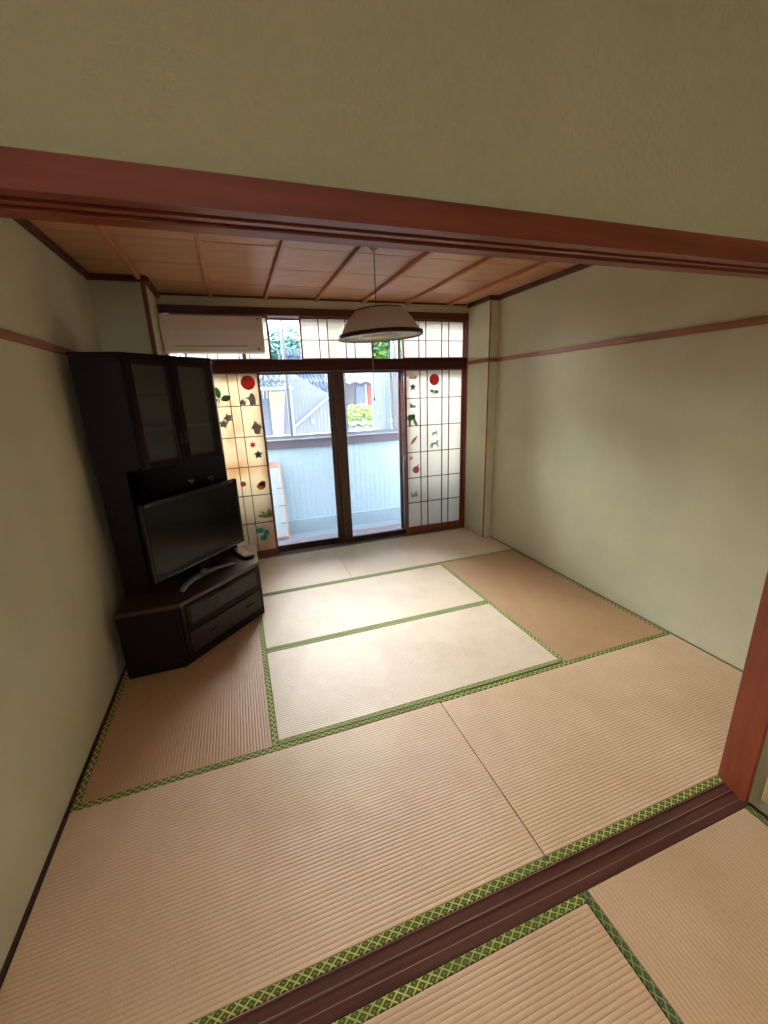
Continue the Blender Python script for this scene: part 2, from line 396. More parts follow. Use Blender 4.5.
# ================================================================== GLASS DOORS (window_1..4) and transom glazing (window_6..)
def glass_door(n, x0, x1, y, z0=.012, z1=1.965, st=.042, dep=.026, st2=None):
    st2 = st2 or st
    w = thing('window_%d' % n, (x0, y, z0), kind='structure'); W_, H_ = x1 - x0, z1 - z0
    for a, b in ((0, st), (W_ - st2, W_)): obj('stile', B((a, b, -dep / 2, dep / 2, 0, H_), bevel=.003, seg=1), M['alu'], w)
    obj('rail', B((st, W_ - st2, -dep / 2, dep / 2, 0, .030)), M['alu'], w); obj('rail', B((st, W_ - st2, -dep / 2, dep / 2, H_ - .020, H_)), M['alu'], w)
    obj('pane', B((st, W_ - st2, -.0025, .0025, .030, H_ - .020)), M['glass'], w)
    return w
glass_door(1, .40, 1.19, 3.775)
glass_door(2, 1.15, 2.0, 3.825, st=.04, st2=.078)
w3 = glass_door(3, 1.985, 2.82, 3.775, st=.105, dep=.04, st2=.03)
glass_door(4, 2.755, 3.55, 3.825)
h = obj('latch', B((-.006, .006, -.02, .0, 0, .06), bevel=.002, seg=1), M['grey_alu'], w3, (.80, -.02, .92))
struct('trim_21', B((.38, 3.56, 3.72, 3.86, -.046, -.01), (.38, 3.56, 3.755, 3.76, -.01, .012), (.38, 3.56, 3.80, 3.805, -.01, .012), (.38, 3.56, 3.85, 3.86, -.01, .012)), M['alu'])
def transom_glass(n, x0, x1):
    w = thing('window_%d' % n, (x0, 3.80, 2.082), kind='structure'); W_, H_ = x1 - x0, .403; s = .016
    obj('frame', B((0, s, -.012, .012, 0, H_), (W_ - s, W_, -.012, .012, 0, H_), (s, W_ - s, -.012, .012, 0, .012), (s, W_ - s, -.012, .012, H_ - .012, H_)), M['alu'], w)
    obj('pane', B((s, W_ - s, -.0025, .0025, .012, H_ - .012)), M['glass'], w)
for i, (a, b) in enumerate(((.38, 1.16), (1.16, 1.975), (1.975, 2.765), (2.765, 3.56))): transom_glass(6 + i, a, b)

# ================================================================== SHOJI
def shoji(x0, z0, w, h, bars, rows, label, paper_m, bot, top, st=.022, y=3.68, name='shoji_screen', cat='paper screen', group=None, flip=False):
    t = thing(name, (x0, y, z0), 0, label, cat, group); d = .014
    obj('stile', B((0, st, -d, d, 0, h), bevel=.002, seg=1), M['shoji_wood'], t)
    obj('stile', B((w - st, w, -d, d, 0, h), bevel=.002, seg=1), M['shoji_wood'], t)
    obj('bottom_rail', B((st, w - st, -d, d, 0, bot), bevel=.002, seg=1), M['shoji_wood'], t)
    obj('top_rail', B((st, w - st, -d, d, h - top, h), bevel=.002, seg=1), M['shoji_wood'], t)
    for b in bars: obj('upright_bar', B((b - .004, b + .004, -.009, .004, bot, h - top)), M['lattice'], t)
    for r in rows: obj('cross_bar', B((st, w - st, -.0075, .004, r - .004, r + .004)), M['lattice'], t)
    obj('paper', B((st, w - st, .0045, .0052, bot, h - top)), paper_m, t)
    return t
rows = [.085 + .3125 * k for k in range(1, 6)]
SL = shoji(.405, .001, .787, 1.962, [.207, .297, .480, .573], [r - .005 for r in rows], 'stained paper sliding screen left of the glass doors, leaf and figure cutouts on it', M['paper_old'], .068, .01)
SR = shoji(2.772, .001, .772, 1.962, [.200, .291, .484, .576], rows, 'white paper sliding screen right of the glass doors, with a red circle and small animals', M['paper'], .083, .01, st=.026)
shoji(.535, 2.083, .80, .40, [.20, .29, .49, .59], [.188], 'low paper transom panel behind the air conditioner', M['paper'], .012, .012, .018, name='transom_screen', group='paper transom panels')
shoji(1.638, 2.083, .782, .40, [.196, .289, .480, .577], [.188], 'low paper transom panel in the middle, half behind the hanging lampshade', M['paper'], .012, .012, .018, name='transom_screen', group='paper transom panels')
shoji(2.758, 2.083, .785, .40, [.205, .292, .492, .581], [.188], 'low paper transom panel at the right end of the window band', M['paper'], .012, .012, .018, name='transom_screen', group='paper transom panels')

# paper cut-outs pasted on the screens
def cut(name, pts, mat, parent, x, z, s=1, rot=0, label=None, multi=False):
    bm = bmesh.new(); polys = pts if multi else [pts]; c, sn = math.cos(rot), math.sin(rot)
    for pl in polys:
        f = [bm.verts.new(((px * c - pz * sn) * s, 0, (px * sn + pz * c) * s)) for px, pz in pl]
        b = [bm.verts.new((v.co.x, .0005, v.co.z)) for v in f]; n = len(pl)
        bm.faces.new(f); bm.faces.new(b[::-1])
        for i in range(n): bm.faces.new((f[i], b[i], b[(i + 1) % n], f[(i + 1) % n]))
    bmesh.ops.recalc_face_normals(bm, faces=bm.faces)
    o = obj(name, bm, mat, parent, (x, .0036, z))
    if label: o['label'] = label
    return o
def circ(r=1, n=28, sx=1, cx=0, cz=0): return [(cx + r * sx * math.cos(2 * math.pi * i / n), cz + r * math.sin(2 * math.pi * i / n)) for i in range(n)]
def star(k=5, ri=.45, ro=1): return [((ro if i % 2 == 0 else ri) * math.sin(math.pi * i / k), (ro if i % 2 == 0 else ri) * math.cos(math.pi * i / k)) for i in range(2 * k)]
def leaf(cx, cz, L, Wd, ang, n=10):
    pts = []
    for i in range(n + 1): t = i / n; pts.append((t * L, Wd * math.sin(math.pi * t) ** .8))
    for i in range(n - 1, 0, -1): t = i / n; pts.append((t * L, -Wd * math.sin(math.pi * t) ** .8))
    c, s = math.cos(ang), math.sin(ang)
    return [(cx + x * c - z * s, cz + x * s + z * c) for x, z in pts]
red = sheet('red_leaf_print', (226, 96, 90)); green = sheet('green_print', (124, 176, 132)); teal = sheet('teal_print', (80, 196, 190))
grey = sheet('dark_grey_print', (178, 170, 172)); brown = sheet('brown_print', (226, 160, 100)); blueg = sheet('slate_print', (134, 150, 158))
lgreen = sheet('light_green_print', (160, 184, 116)); pink = sheet('pink_print', (240, 140, 128)); orng = sheet('orange_print', (214, 156, 84))
# left screen (local x = X-.405, local z)
cut('red_circle', circ(), red, SL, .672, 1.868, .070)
figure = [(-.35, -1), (-.42, -.2), (-.75, .12), (-1.25, .2), (-.72, .32), (-.35, .42), (-.3, .72), (0, 1), (.4, .8), (.58, .3), (.62, -.3), (.55, -1), (.2, -1), (.12, -.75), (-.02, -1)]
cut('figure_cutout', figure, grey, SL, .690, 1.705, .062, label='dark standing figure silhouette')
small = [(-.6, -1), (-.7, -.3), (-1.1, -.1), (-.7, .1), (-.5, .7), (-.1, .9), (.3, .6), (.5, .1), (1.2, .5), (.7, -.2), (.6, -1), (.1, -.8)]
cut('child_cutout', small, grey, SL, .603, 1.68, .034, label='small dark silhouette beside the standing figure')
cut('leaf_cutout', [leaf(0, -.2, 1.5, .35, 1.75), leaf(.1, -.3, 1.3, .38, .25), leaf(-.1, -.2, .9, .2, 3.6), leaf(0, -.2, .8, .08, -1.9)], green, SL, .385, 1.735, .08, multi=True, label='two-leaved green sprig')
cut('star_cutout', star(5, .55), grey, SL, .44, 1.53, .052, .3); cut('star_cutout', star(5, .55), grey, SL, .39, 1.475, .05, -.2)
bird = [(-.2, 1), (.15, .95), (.3, .6), (.75, .2), (1.2, -.15), (.65, -.1), (.5, -.9), (.1, -1.1), (-.4, -.9), (-.45, -.1), (-.9, -.2), (-.5, .35), (-.3, .6)]
cut('animal_cutout', bird, grey, SL, .70, 1.42, .066, .05, label='dark upright animal silhouette')
cut('maple_cutout', star(7, .4), pink, SL, .645, 1.245, .042); cut('star_cutout', star(5, .5), blueg, SL, .69, 1.14, .05)
cut('leaf_cutout', [leaf(-1, 0, 2, .85, 0), leaf(-.4, .3, 1.6, .6, .3)], brown, SL, .68, .80, .05, multi=True, label='brown oak leaf')
cut('red_circle', circ(), pink, SL, .50, .84, .03, label='small red round print half behind the television')
cut('bamboo_cutout', [leaf(0, 0, 1.6, .22, 1.2), leaf(0, 0, 1.3, .2, 2.1), leaf(0, 0, 1.2, .2, .5), leaf(0, 0, 1.4, .2, 2.75), leaf(.2, 0, 1.5, .22, .9)], lgreen, SL, .70, .44, .075, multi=True, label='green bamboo leaves')
cut('leaf_cutout', [circ(.5, 14, 1.2, -.5, .75), circ(.5, 14, 1, .5, .25), circ(.55, 14, 1.1, -.1, -.6)], teal, SL, .645, .25, .065, multi=True, label='teal three-lobed sprig')
cut('maple_cutout', star(6, .5), brown, SL, .51, .13, .03)
# right screen (local x = X-2.772)
cut('red_circle', circ(), red, SR, .387, 1.85, .064)
cut('grass_cutout', [leaf(-.6 + .3 * i, -.5, 1.2 - .15 * abs(i - 2), .16, 1.57 + (2 - i) * .18) for i in range(5)], orng, SR, .115, 1.885, .05, multi=True)
cut('star_cutout', star(5, .45), blueg, SR, .115, 1.775, .048)
cut('leaf_cutout', [leaf(-1.1, .1, 1.1, .35, .1), leaf(0, 0, 1.1, .4, -.1), leaf(-.4, -.1, .7, .2, -.7)], green, SR, .385, 1.715, .055, multi=True, label='pair of green leaves')
cut('animal_cutout', [(-.7, -.5), (-.75, .3), (-.5, .9), (-.1, .3), (.3, .1), (1, .15), (1, -.45)], blueg, SR, .105, 1.563, .042)
cut('tree_cutout', [circ(.55, 12, 1, -.45, .35), circ(.4, 12, 1, .1, .55), [(-.7, .1), (-.4, .1), (-.35, -1), (-.75, -1)], [(.05, .4), (.4, .3), (.95, -.9), (.55, -1.0), (.15, -.4)]], green, SR, .105, 1.405, .07, multi=True)
cut('leaf_cutout', leaf(-1, -.95, 2.6, .33, .85), brown, SR, .125, 1.165, .052, label='long brown leaf')
deer = [(-1, -.7), (-.8, .1), (-.5, .35), (.4, .35), (.7, .85), (1, .7), (.8, .2), (1, -.6), (.75, -.6), (.55, -.1), (-.2, -.05), (-.4, -.7), (-.65, -.7), (-.7, -.1), (-.8, -.7)]
cut('animal_cutout', deer, grey, SR, .39, 1.232, .036); cut('animal_cutout', deer, blueg, SR, .385, 1.10, .058)
cut('maple_cutout', star(6, .45), pink, SR, .078, .955, .033); 
cut('apple_cutout', [circ(1, 18, 1, 0, -.1), leaf(.3, .7, .9, .2, .9)], pink, SR, .14, .812, .045, multi=True, label='red apple print')
cut('animal_cutout', [(-1, -.8), (-1, .5), (-.7, .6), (-.6, -.2), (-.2, .0), (.2, .5), (.5, 1), (.8, .6), (.7, .1), (1.1, -.4), (.9, -.8)], grey, SR, .115, .505, .045, label='small grey animals in a row')

# ================================================================== CORNER CABINET (lower unit with drawers, hutch and glazed upper unit)
cab = thing('corner_cabinet', (.06, 1.82, .0015), 0, 'tall dark brown corner cabinet with glass doors above and two drawers below', 'cabinet')
def loc(p): return (p[0] - .06, p[1] - 1.82)
low = [(.06, 1.82), (.43, 1.82), (.945, 2.335), (.945, 2.80), (.06, 2.80)]
def inset_diag(poly, off):
    """move the diagonal edge of the pentagon inward"""
    o = off * math.sqrt(2); p = list(poly); p[1] = (p[1][0] - o, p[1][1]); p[2] = (p[2][0], p[2][1] + o); return p
obj('lower_body', prism([loc(p) for p in inset_diag(low, .018)], .045, .435, .0015, 1), M['cab'], cab)
obj('plinth', prism([loc(p) for p in inset_diag(low, .022)], 0, .045), M['cab'], cab)
obj('tabletop', prism([loc(p) for p in low], .435, .462, .004, 2), M['cab_top'], cab)
D = Matrix.Rotation(math.pi / 4, 4, 'Z')
def diag(bm, a, off=0):
    """local frame: x along diagonal, y into the cabinet, origin at front-left corner a"""
    o = Vector((a[0] - .06, a[1] - 1.82, 0)); bmesh.ops.transform(bm, matrix=Matrix.Translation(o) @ D, verts=bm.verts); return bm
La = low[1]; DL = .728
obj('drawer_rail', diag(B((.012, DL - .012, .004, .02, .05, .075), (.012, DL - .012, .004, .02, .236, .256), (.0, .028, .003, .03, .045, .435), (DL - .028, DL, .003, .03, .045, .435)), La), M['cab'], cab)
dr = obj('drawer', diag(B((.030, DL - .030, -.004, .018, .262, .428), bevel=.004), La), M['cab'], cab)
obj('drawer_panel', diag(B((.060, DL - .055, -.0065, .0, .290, .405), bevel=.003), La), M['cab_front'], dr)
def pull(cx, z, par, w=.085):
    bm = B((cx - w / 2, cx + w / 2, -.020, -.012, z - .008, z + .008), (cx - w / 2, cx - w / 2 + .01, -.013, -.001, z - .006, z + .006), (cx + w / 2 - .01, cx + w / 2, -.013, -.001, z - .006, z + .006), bevel=.002, seg=1)
    obj('handle', diag(bm, La), M['dark_metal'], par)
pull(.39, .405, dr)
dr = obj('drawer', diag(B((.030, DL - .030, -.004, .018, .080, .232), bevel=.004), La), M['cab_front'], cab)
pull(.20, .160, dr, .07); pull(.575, .160, dr, .07)
# hutch between
obj('side_panel', B((.008, .165, .26, .278, .462, 1.30)), M['cab'], cab)
obj('side_panel', B((.712, .730, .86, .985, .462, 1.30)), M['cab'], cab)
obj('back_panel', B((.006, .018, .278, .975, .462, 1.30), (.018, .712, .965, .975, .462, 1.30)), M['cab'], cab)
# upper unit
up = [(.065, 2.06), (.32, 2.06), (.79, 2.53), (.79, 2.80), (.065, 2.80)]
def pent_shell(poly, z0, z1, th=.018, off=.018):
    bm = bmesh.new()
    p = [loc(a) for a in poly]; b2 = prism([loc(a) for a in inset_diag(poly, off)], z0, z0 + th); me = bpy.data.meshes.new('t'); b2.to_mesh(me); bm.from_mesh(me); b2.free()
    b2 = prism([loc(a) for a in inset_diag(poly, off)], z1 - th, z1); b2.to_mesh(me); bm.from_mesh(me); b2.free()
    bx = B((p[0][0], p[0][0] + th, p[0][1], p[4][1], z0 + th, z1 - th), (p[0][0] + th, p[2][0], p[4][1] - th, p[4][1], z0 + th, z1 - th), (p[0][0] + th, p[1][0] - .004, p[0][1], p[0][1] + th, z0 + th, z1 - th), (p[2][0] - th, p[2][0], p[2][1] + .004, p[4][1] - th, z0 + th, z1 - th))
    bx.to_mesh(me); bm.from_mesh(me); bx.free(); bpy.data.meshes.remove(me); return bm
obj('upper_body', pent_shell(up, 1.30, 1.985), M['cab'], cab)
obj('cornice', prism([loc(p) for p in [(.058, 2.05), (.325, 2.05), (.80, 2.525), (.80, 2.805), (.058, 2.805)]], 1.985, 2.003, .004, 2), M['cab'], cab)
Ua = up[1]; UL = .664
bead_m = plain('cabinet_bead_highlight', (62, 48, 46), .25)  # bead lighter than the frame, highlight round the glass put into its colour
for zz in (1.52, 1.75): obj('shelf', prism([loc(p) for p in inset_diag([(.085, 2.08), (.315, 2.08), (.77, 2.535), (.77, 2.78), (.085, 2.78)], .03)], zz, zz + .015), M['cab_top'], cab)
for _a in (0, UL - .014): obj('door_stile', diag(B((_a, _a + .014, 0, .02, 1.30, 1.985)), Ua), M['cab'], cab)
def gdoor(a, b, hx):
    d = obj('door', diag(B((a, a + .045, -.004, .016, 1.306, 1.978), (b - .045, b, -.004, .016, 1.306, 1.978), (a + .045, b - .045, -.004, .016, 1.306, 1.345), (a + .045, b - .045, -.004, .016, 1.938, 1.978), bevel=.003, seg=2), Ua), M['cab'], cab)
    obj('bead', diag(B((a + .043, a + .047, -.007, -.003, 1.343, 1.94), (b - .047, b - .043, -.007, -.003, 1.343, 1.94), (a + .047, b - .047, -.007, -.003, 1.343, 1.347), (a + .047, b - .047, -.007, -.003, 1.936, 1.94)), Ua), bead_m, d)
    obj('glass_panel', diag(B((a + .045, b - .045, .004, .007, 1.345, 1.938)), Ua), M['cab_glass'], d)
    obj('handle', diag(B((hx - .006, hx + .006, -.022, -.012, 1.435, 1.505), (hx - .004, hx + .004, -.013, -.003, 1.44, 1.45), (hx - .004, hx + .004, -.013, -.003, 1.49, 1.50), bevel=.002, seg=1), Ua), M['dark_metal'], d)
gdoor(.016, .330, .312); gdoor(.334, UL - .016, .352)
# little heart hooks on the back panel
def heart(s):
    pts = []
    for i in range(28):
        t = 2 * math.pi * i / 28; pts.append((s * math.sin(t) ** 3, s * (13 * math.cos(t) - 5 * math.cos(2 * t) - 2 * math.cos(3 * t) - math.cos(4 * t)) / 16))
    return pts
greyp = plain('grey_metal_heart', (120, 112, 110), .4)
for hx, hz, lab, ring in ((.511, 1.080, 'grey heart-shaped hook behind the middle of the television top', False), (.662, 1.090, 'open grey heart-shaped hook behind the right end of the television top', True)):
    t = thing('heart_hook', (hx, 2.783, hz), 0, lab, 'hook', 'heart hooks inside the cabinet')
    pts = heart(.022); inner = heart(.013)
    bm = bmesh.new()
    if ring:
        A_ = [bm.verts.new((x, -.004, z)) for x, z in pts]; B_ = [bm.verts.new((x, -.004, z)) for x, z in inner]
        A2 = [bm.verts.new((x, 0, z)) for x, z in pts]; B2 = [bm.verts.new((x, 0, z)) for x, z in inner]; n = 28
        for i in range(n):
            j = (i + 1) % n
            bm.faces.new((A_[i], A_[j], B_[j], B_[i])); bm.faces.new((A2[i], B2[i], B2[j], A2[j])); bm.faces.new((A_[i], A2[i], A2[j], A_[j])); bm.faces.new((B_[i], B_[j], B2[j], B2[i]))
    else:
        A_ = [bm.verts.new((x, -.004, z)) for x, z in pts]; A2 = [bm.verts.new((x, 0, z)) for x, z in pts]; n = 28
        bm.faces.new(A_); bm.faces.new(A2[::-1])
        for i in range(n): bm.faces.new((A_[i], A2[i], A2[(i + 1) % n], A_[(i + 1) % n]))
    bmesh.ops.recalc_face_normals(bm, faces=bm.faces)
    obj('heart_plate', bm, greyp, t)
    obj('hook', tube([(0, -.004, -.012), (0, -.012, -.026), (0, -.020, -.026), (0, -.023, -.018)], .002, 6), greyp, t)

# ================================================================== TELEVISION
ta = math.radians(48.0)
tv = thing('television', (.563, 2.300, .4635), ta, 'black flat television on an arched silver stand, on the corner cabinet', 'television')
WT, Z0, Z1 = .862, .100, .636
obj('bezel', B((-WT / 2, -WT / 2 + .022, -.012, .02, Z0, Z1), (WT / 2 - .022, WT / 2, -.012, .02, Z0, Z1), (-WT / 2 + .028, WT / 2 - .028, -.012, .02, Z1 - .026, Z1), (-WT / 2 + .028, WT / 2 - .028, -.012, .02, Z0, Z0 + .045), bevel=.004), M['black'], tv)
obj('screen', B((-WT / 2 + .027, WT / 2 - .027, -.006, .004, Z0 + .044, Z1 - .025)), M['screen'], tv)
obj('back_shell', B((-WT / 2 + .02, WT / 2 - .02, .02, .045, Z0 + .02, Z1 - .02), (-.28, .28, .045, .075, Z0 + .06, Z1 - .12), bevel=.006), M['black'], tv)
# silver trim line under the screen
obj('trim_strip', B((-WT / 2 + .1, WT / 2 - .1, -.014, -.012, Z0 + .004, Z0 + .010)), M['silver'], tv)
obj('neck', prism([(-.05, .0), (.05, .0), (.035, .05), (-.035, .05)], .02, Z0 + .03, .004), M['black'], tv)
obj('neck_cap', lathe([(.026, .012), (.026, .03), (.016, .04), (.004, .042)], 20), M['silver'], tv, (-.03, -.012, 0), True)
arc = []
for i in range(17):
    t = -1 + 2 * i / 16; arc.append((t * .25 - .06, -.085 + .085 * (1 - t * t) - .0, .010))
bm = bmesh.new(); rings = []
for i, (x, y, z) in enumerate(arc):
    t = -1 + 2 * i / 16; wd = .034 * (1 - .25 * abs(t)); hh = .010 + .010 * (1 - t * t)
    rings.append([bm.verts.new(v) for v in ((x, y - wd, 0), (x, y - wd * .75, hh * .7), (x, y, hh), (x, y + wd * .75, hh * .7), (x, y + wd, 0))])
for a, b in zip(rings, rings[1:]):
    for k in range(5): bm.faces.new((a[k], b[k], b[(k + 1) % 5], a[(k + 1) % 5]))
bm.faces.new(rings[0]); bm.faces.new(rings[-1][::-1]); bmesh.ops.recalc_face_normals(bm, faces=bm.faces)
obj('stand_foot', bm, M['silver'], tv, smooth=True)
obj('stand_base', B((-.16, .16, -.03, .09, 0, .012), bevel=.004), M['black'], tv)
# small unreadable maker's marks
txt = plain('grey_print', (120, 122, 124), .4)
for x_, w_, z_ in ((-WT / 2 + .034, .052, Z1 - .018), (WT / 2 - .085, .045, Z1 - .014)):
    obj('maker_mark', B(*[(x_ + k * w_ / 5, x_ + (k + .75) * w_ / 5, -.0128, -.0119, z_ - .004, z_ + .004) for k in range(5)]), txt, tv)

# remote / small black set-top device at the right end of the cabinet top
rb = thing('media_box', (.825, 2.565, .4635), math.radians(-64), 'slim glossy black box on the right corner of the cabinet top', 'box')
obj('case', B((-.135, .135, -.045, .045, 0, .024), bevel=.008, seg=3), M['black'], rb)
obj('top_plate', B((-.12, .12, -.032, .034, .0235, .0255), bevel=.0008, seg=1), plain('glossy_top', (70, 76, 84), .12), rb)

# ================================================================== AIR CONDITIONER
ac = thing('air_conditioner', (.40, 3.44, 2.135), 0, 'beige-white wall air conditioner above the left paper screen', 'air conditioner')
aw, ah, ad = .862, .312, .175
prof = [(.03, 0), (ad, 0), (ad, ah), (.012, ah), (.0, ah - .008), (-.003, ah * .6), (.0, .075), (.006, .045), (.015, .012)]
obj('housing', extrude_profile(prof, 'X', 0, aw), M['white_plastic'], ac)
obj('front_panel', extrude_profile([(-.009, .060), (-.002, .056), (-.002, ah - .014), (-.006, ah - .012), (-.012, ah * .6)], 'X', .012, aw - .012), M['white_plastic'], ac)
obj('louver', extrude_profile([(.0005, .048), (.010, .010), (.013, .011), (.004, .049)], 'X', .10, aw - .17), M['white_plastic'], ac)
obj('louver_slot', B((.09, aw - .16, .0005, .004, .049, .053)), M['dark_metal'], ac)
obj('indicator', B((aw - .065, aw - .045, -.008, .003, .022, .034)), M['dark_metal'], ac)
obj('screw_cap', B((aw - .05, aw - .035, -.0085, -.003, ah - .032, ah - .02)), M['dark_metal'], ac)
obj('pipe_cover', B((-.015, 0, .05, .15, .05, .28), bevel=.004), M['white_plastic'], ac)
obj('bracket', B((.06, aw - .06, ad - .001, ad + .006, .05, ah + .06)), M['grey_alu'], ac)
struct('trim_22', B((1.055, 1.09, 3.645, 3.668, 2.075, 2.475), bevel=.002, seg=1), M['rail_wood'])

# ================================================================== PENDANT LAMP
lp = thing('pendant_lamp', (1.904, 2.02, H), 0, 'off-white dome pendant lamp with dark wooden rim hanging from the ceiling', 'lamp')
obj('ceiling_rose', lathe([(.038, 0), (.036, -.012), (.016, -.034), (.006, -.04)], 24), plain('rose_plastic', (186, 160, 140), .5), lp, smooth=True)
obj('cord', tube([(0, 0, -.035), (-.001, 0, -.2), (0, 0, -.385)], .0032, 8), plain('brown_cord', (120, 78, 58), .6), lp)
fab = N('lamp_shade_fabric'); 
_d = fab.add('ShaderNodeBsdfDiffuse'); _t = fab.add('ShaderNodeBsdfTranslucent'); _m = fab.add('ShaderNodeMixShader'); _m.inputs[0].default_value = .42
_c = fab.mix(fab.ramp(fab.noise(fab.coord((1, 1, 40)), 30, 3), .3, .7), s2l((226, 212, 200)), s2l((240, 228, 216)))
fab.l(_c, _d.inputs[0]); fab.l(_c, _t.inputs[0]); fab.l(_d.outputs[0], _m.inputs[1]); fab.l(_t.outputs[0], _m.inputs[2]); fab.l(_m.outputs[0], fab.out.inputs[0])
sh = bpy.data.objects.new('shade_holder', None)
tilt = Euler((math.radians(0), math.radians(-2.6), 0))
def tl(o): o.rotation_euler = tilt; return o
zt = -.388; zr = -.556
outer = [(.150, zt), (.168, zt - .006), (.196, zt - .032), (.226, zt - .067), (.250, zt - .104), (.270, zt - .14), (.281, zr)]
sh = tl(obj('shade', lathe(outer + [(r - .004, z) for r, z in outer[::-1]], 64, True), fab.m, lp, smooth=True))
tl(obj('rim', lathe([(.281, zr + .022), (.292, zr + .020), (.295, zr), (.292, zr - .006), (.280, zr - .006), (.277, zr + .01)], 64, True), wood('lamp_rim_wood', (44, 22, 18), (66, 36, 30), 'X', .35), lp, smooth=True))
tl(obj('top_ring', lathe([(.148, zt + .004), (.160, zt + .003), (.160, zt - .006), (.148, zt - .006)], 48, True), M['dark_metal'], lp))
tl(obj('top_cover', lathe([(.02, zt + .006), (.148, zt + .001), (.148, zt - .004), (.02, zt - .001)], 48, True), M['white_plastic'], lp))
tl(obj('reflector', lathe([(.273, zr + .008), (.20, zr + .030), (.06, zr + .045), (.06, zr + .048), (.20, zr + .034), (.275, zr + .012)], 64, True), plain('white_reflector', (225, 215, 205), .4), lp, smooth=True))
tl(obj('ring_tube', lathe([(.15 + .014 * math.cos(a), zr + .018 + .014 * math.sin(a)) for a in [2 * math.pi * i / 12 for i in range(12)]], 48, True), plain('fluorescent_tube_off', (230, 228, 222), .25), lp, smooth=True))
obj('pull_string', tube([(-.035, 0, zr + .04), (-.038, 0, zr - .15), (-.036, 0, zr - .40)], .0014, 6), plain('pink_string', (206, 160, 150), .7), lp)
obj('pull_knob', lathe([(.003, 0), (.006, -.008), (.005, -.024), (.002, -.028)], 12), plain('pull_knob', (220, 200, 190), .4), lp, (-.036, 0, zr - .398), True)

# ================================================================== OUTLET on near wall
ot = thing('wall_outlet', (XN, -.207, .10), 0, 'ivory wall outlet plate low on the right wall of the near room, beside the post', 'outlet')
obj('plate', B((-.014, .0, -.06, .06, -.035, .085), bevel=.0065, seg=4), M['ivory'], ot)
obj('socket', B((-.009, -.006, -.02, .02, -.01, .055), bevel=.001, seg=1), plain('ivory_socket', (204, 190, 160), .4), ot)

# ================================================================== BALCONY
balc = plain('pale_blue_floor', (116, 130, 140), .6)
struct('floor_balcony', B((-.4, 4.6, 3.86, 4.72, -.2, -.1)), balc)
struct('baseboard_balcony', B((-.4, 4.6, 4.63, 4.72, -.1, .085)), plain('kerb_grey_blue', (150, 168, 182), .7))
bm = bmesh.new(); n = 0; x = -.4; fr = []; bk = []
while x < 4.6:
    for dx, dy in ((0, 0), (.03, 0), (.036, .0018), (.066, .0018)):
        fr.append(bm.verts.new((x + dx, 4.655 + dy, .085))); bk.append(bm.verts.new((x + dx, 4.655 + dy, 1.07)))
    x += .072
for i in range(len(fr) - 1): bm.faces.new((fr[i], fr[i + 1], bk[i + 1], bk[i]))
struct('wall_balcony', bm, plain('pale_corrugated_sheet', (166, 188, 204), .5))
struct('trim_23', B((-.4, 4.6, 4.63, 4.70, 1.065, 1.175)), plain('rail_band', (98, 92, 104), .6))
struct('trim_24', B((-.4, 4.6, 4.61, 4.72, 1.175, 1.190)), plain('grey_ledge', (150, 150, 160), .5))
struct('trim_25', B((-.4, 4.6, 4.64, 4.71, 1.190, 1.235)), M['grey_alu'])
struct('trim_26', B((-.4, 4.6, 4.64, 4.71, 2.78, 2.84)), M['grey_alu'])
for i, (a, b) in enumerate(((.55, .60), (1.562, 1.598), (2.165, 2.235), (2.29, 2.345), (3.005, 3.075), (3.18, 3.21), (4.0, 4.05))):
    struct('trim_%d' % (27 + i), B((a, b, 4.65, 4.70, 1.235, 2.78)), M['grey_alu'] if i != 2 else M['rail_wood_x'])
struct('trim_34', B((.6, 1.562, 4.66, 4.69, 1.895, 1.915)), M['grey_alu'])
sp_ = thing('white_siding_panel', (2.735, 4.76, 1.0), 0, 'narrow white ribbed panel outside the right glass door, small dark hole in it', 'panel')
bm = B((0, .27, 0, .012, 0, 1.06))
obj('board', bm, plain('white_siding', (170, 184, 198), .5), sp_)
for k in range(6): obj('rib', B((.02 + k * .044, .03 + k * .044, -.006, 0, 0, 1.06)), plain('white_siding_rib', (156, 170, 184), .5), sp_)
obj('hole', B((.10, .118, -.004, .001, .40, .418)), M['dark_metal'], sp_)

# dotted strip of matting by the glass doors
ds = thing('dotted_strip', (.40, 4.19, -.1), 0, 'white strip with pinkish dots lying along the foot of the glass doors', 'mat')
obj('strip', B((0, 3.15, 0, .17, 0, .012), bevel=.002, seg=1), plain('white_strip', (150, 152, 162), .6), ds)
bm = bmesh.new()
for k in range(105):
    for r in range(5):
        q_ = bmesh.ops.create_cube(bm, size=1); bmesh.ops.scale(bm, vec=(.019, .019, .004), verts=q_['verts'])
        bmesh.ops.translate(bm, vec=(.02 + k * .03 + (r % 2) * .015, .02 + r * .034, .014), verts=q_['verts'])
tag(obj('dots', bm, plain('pink_dots', (92, 56, 74), .6), ds), kind='stuff')

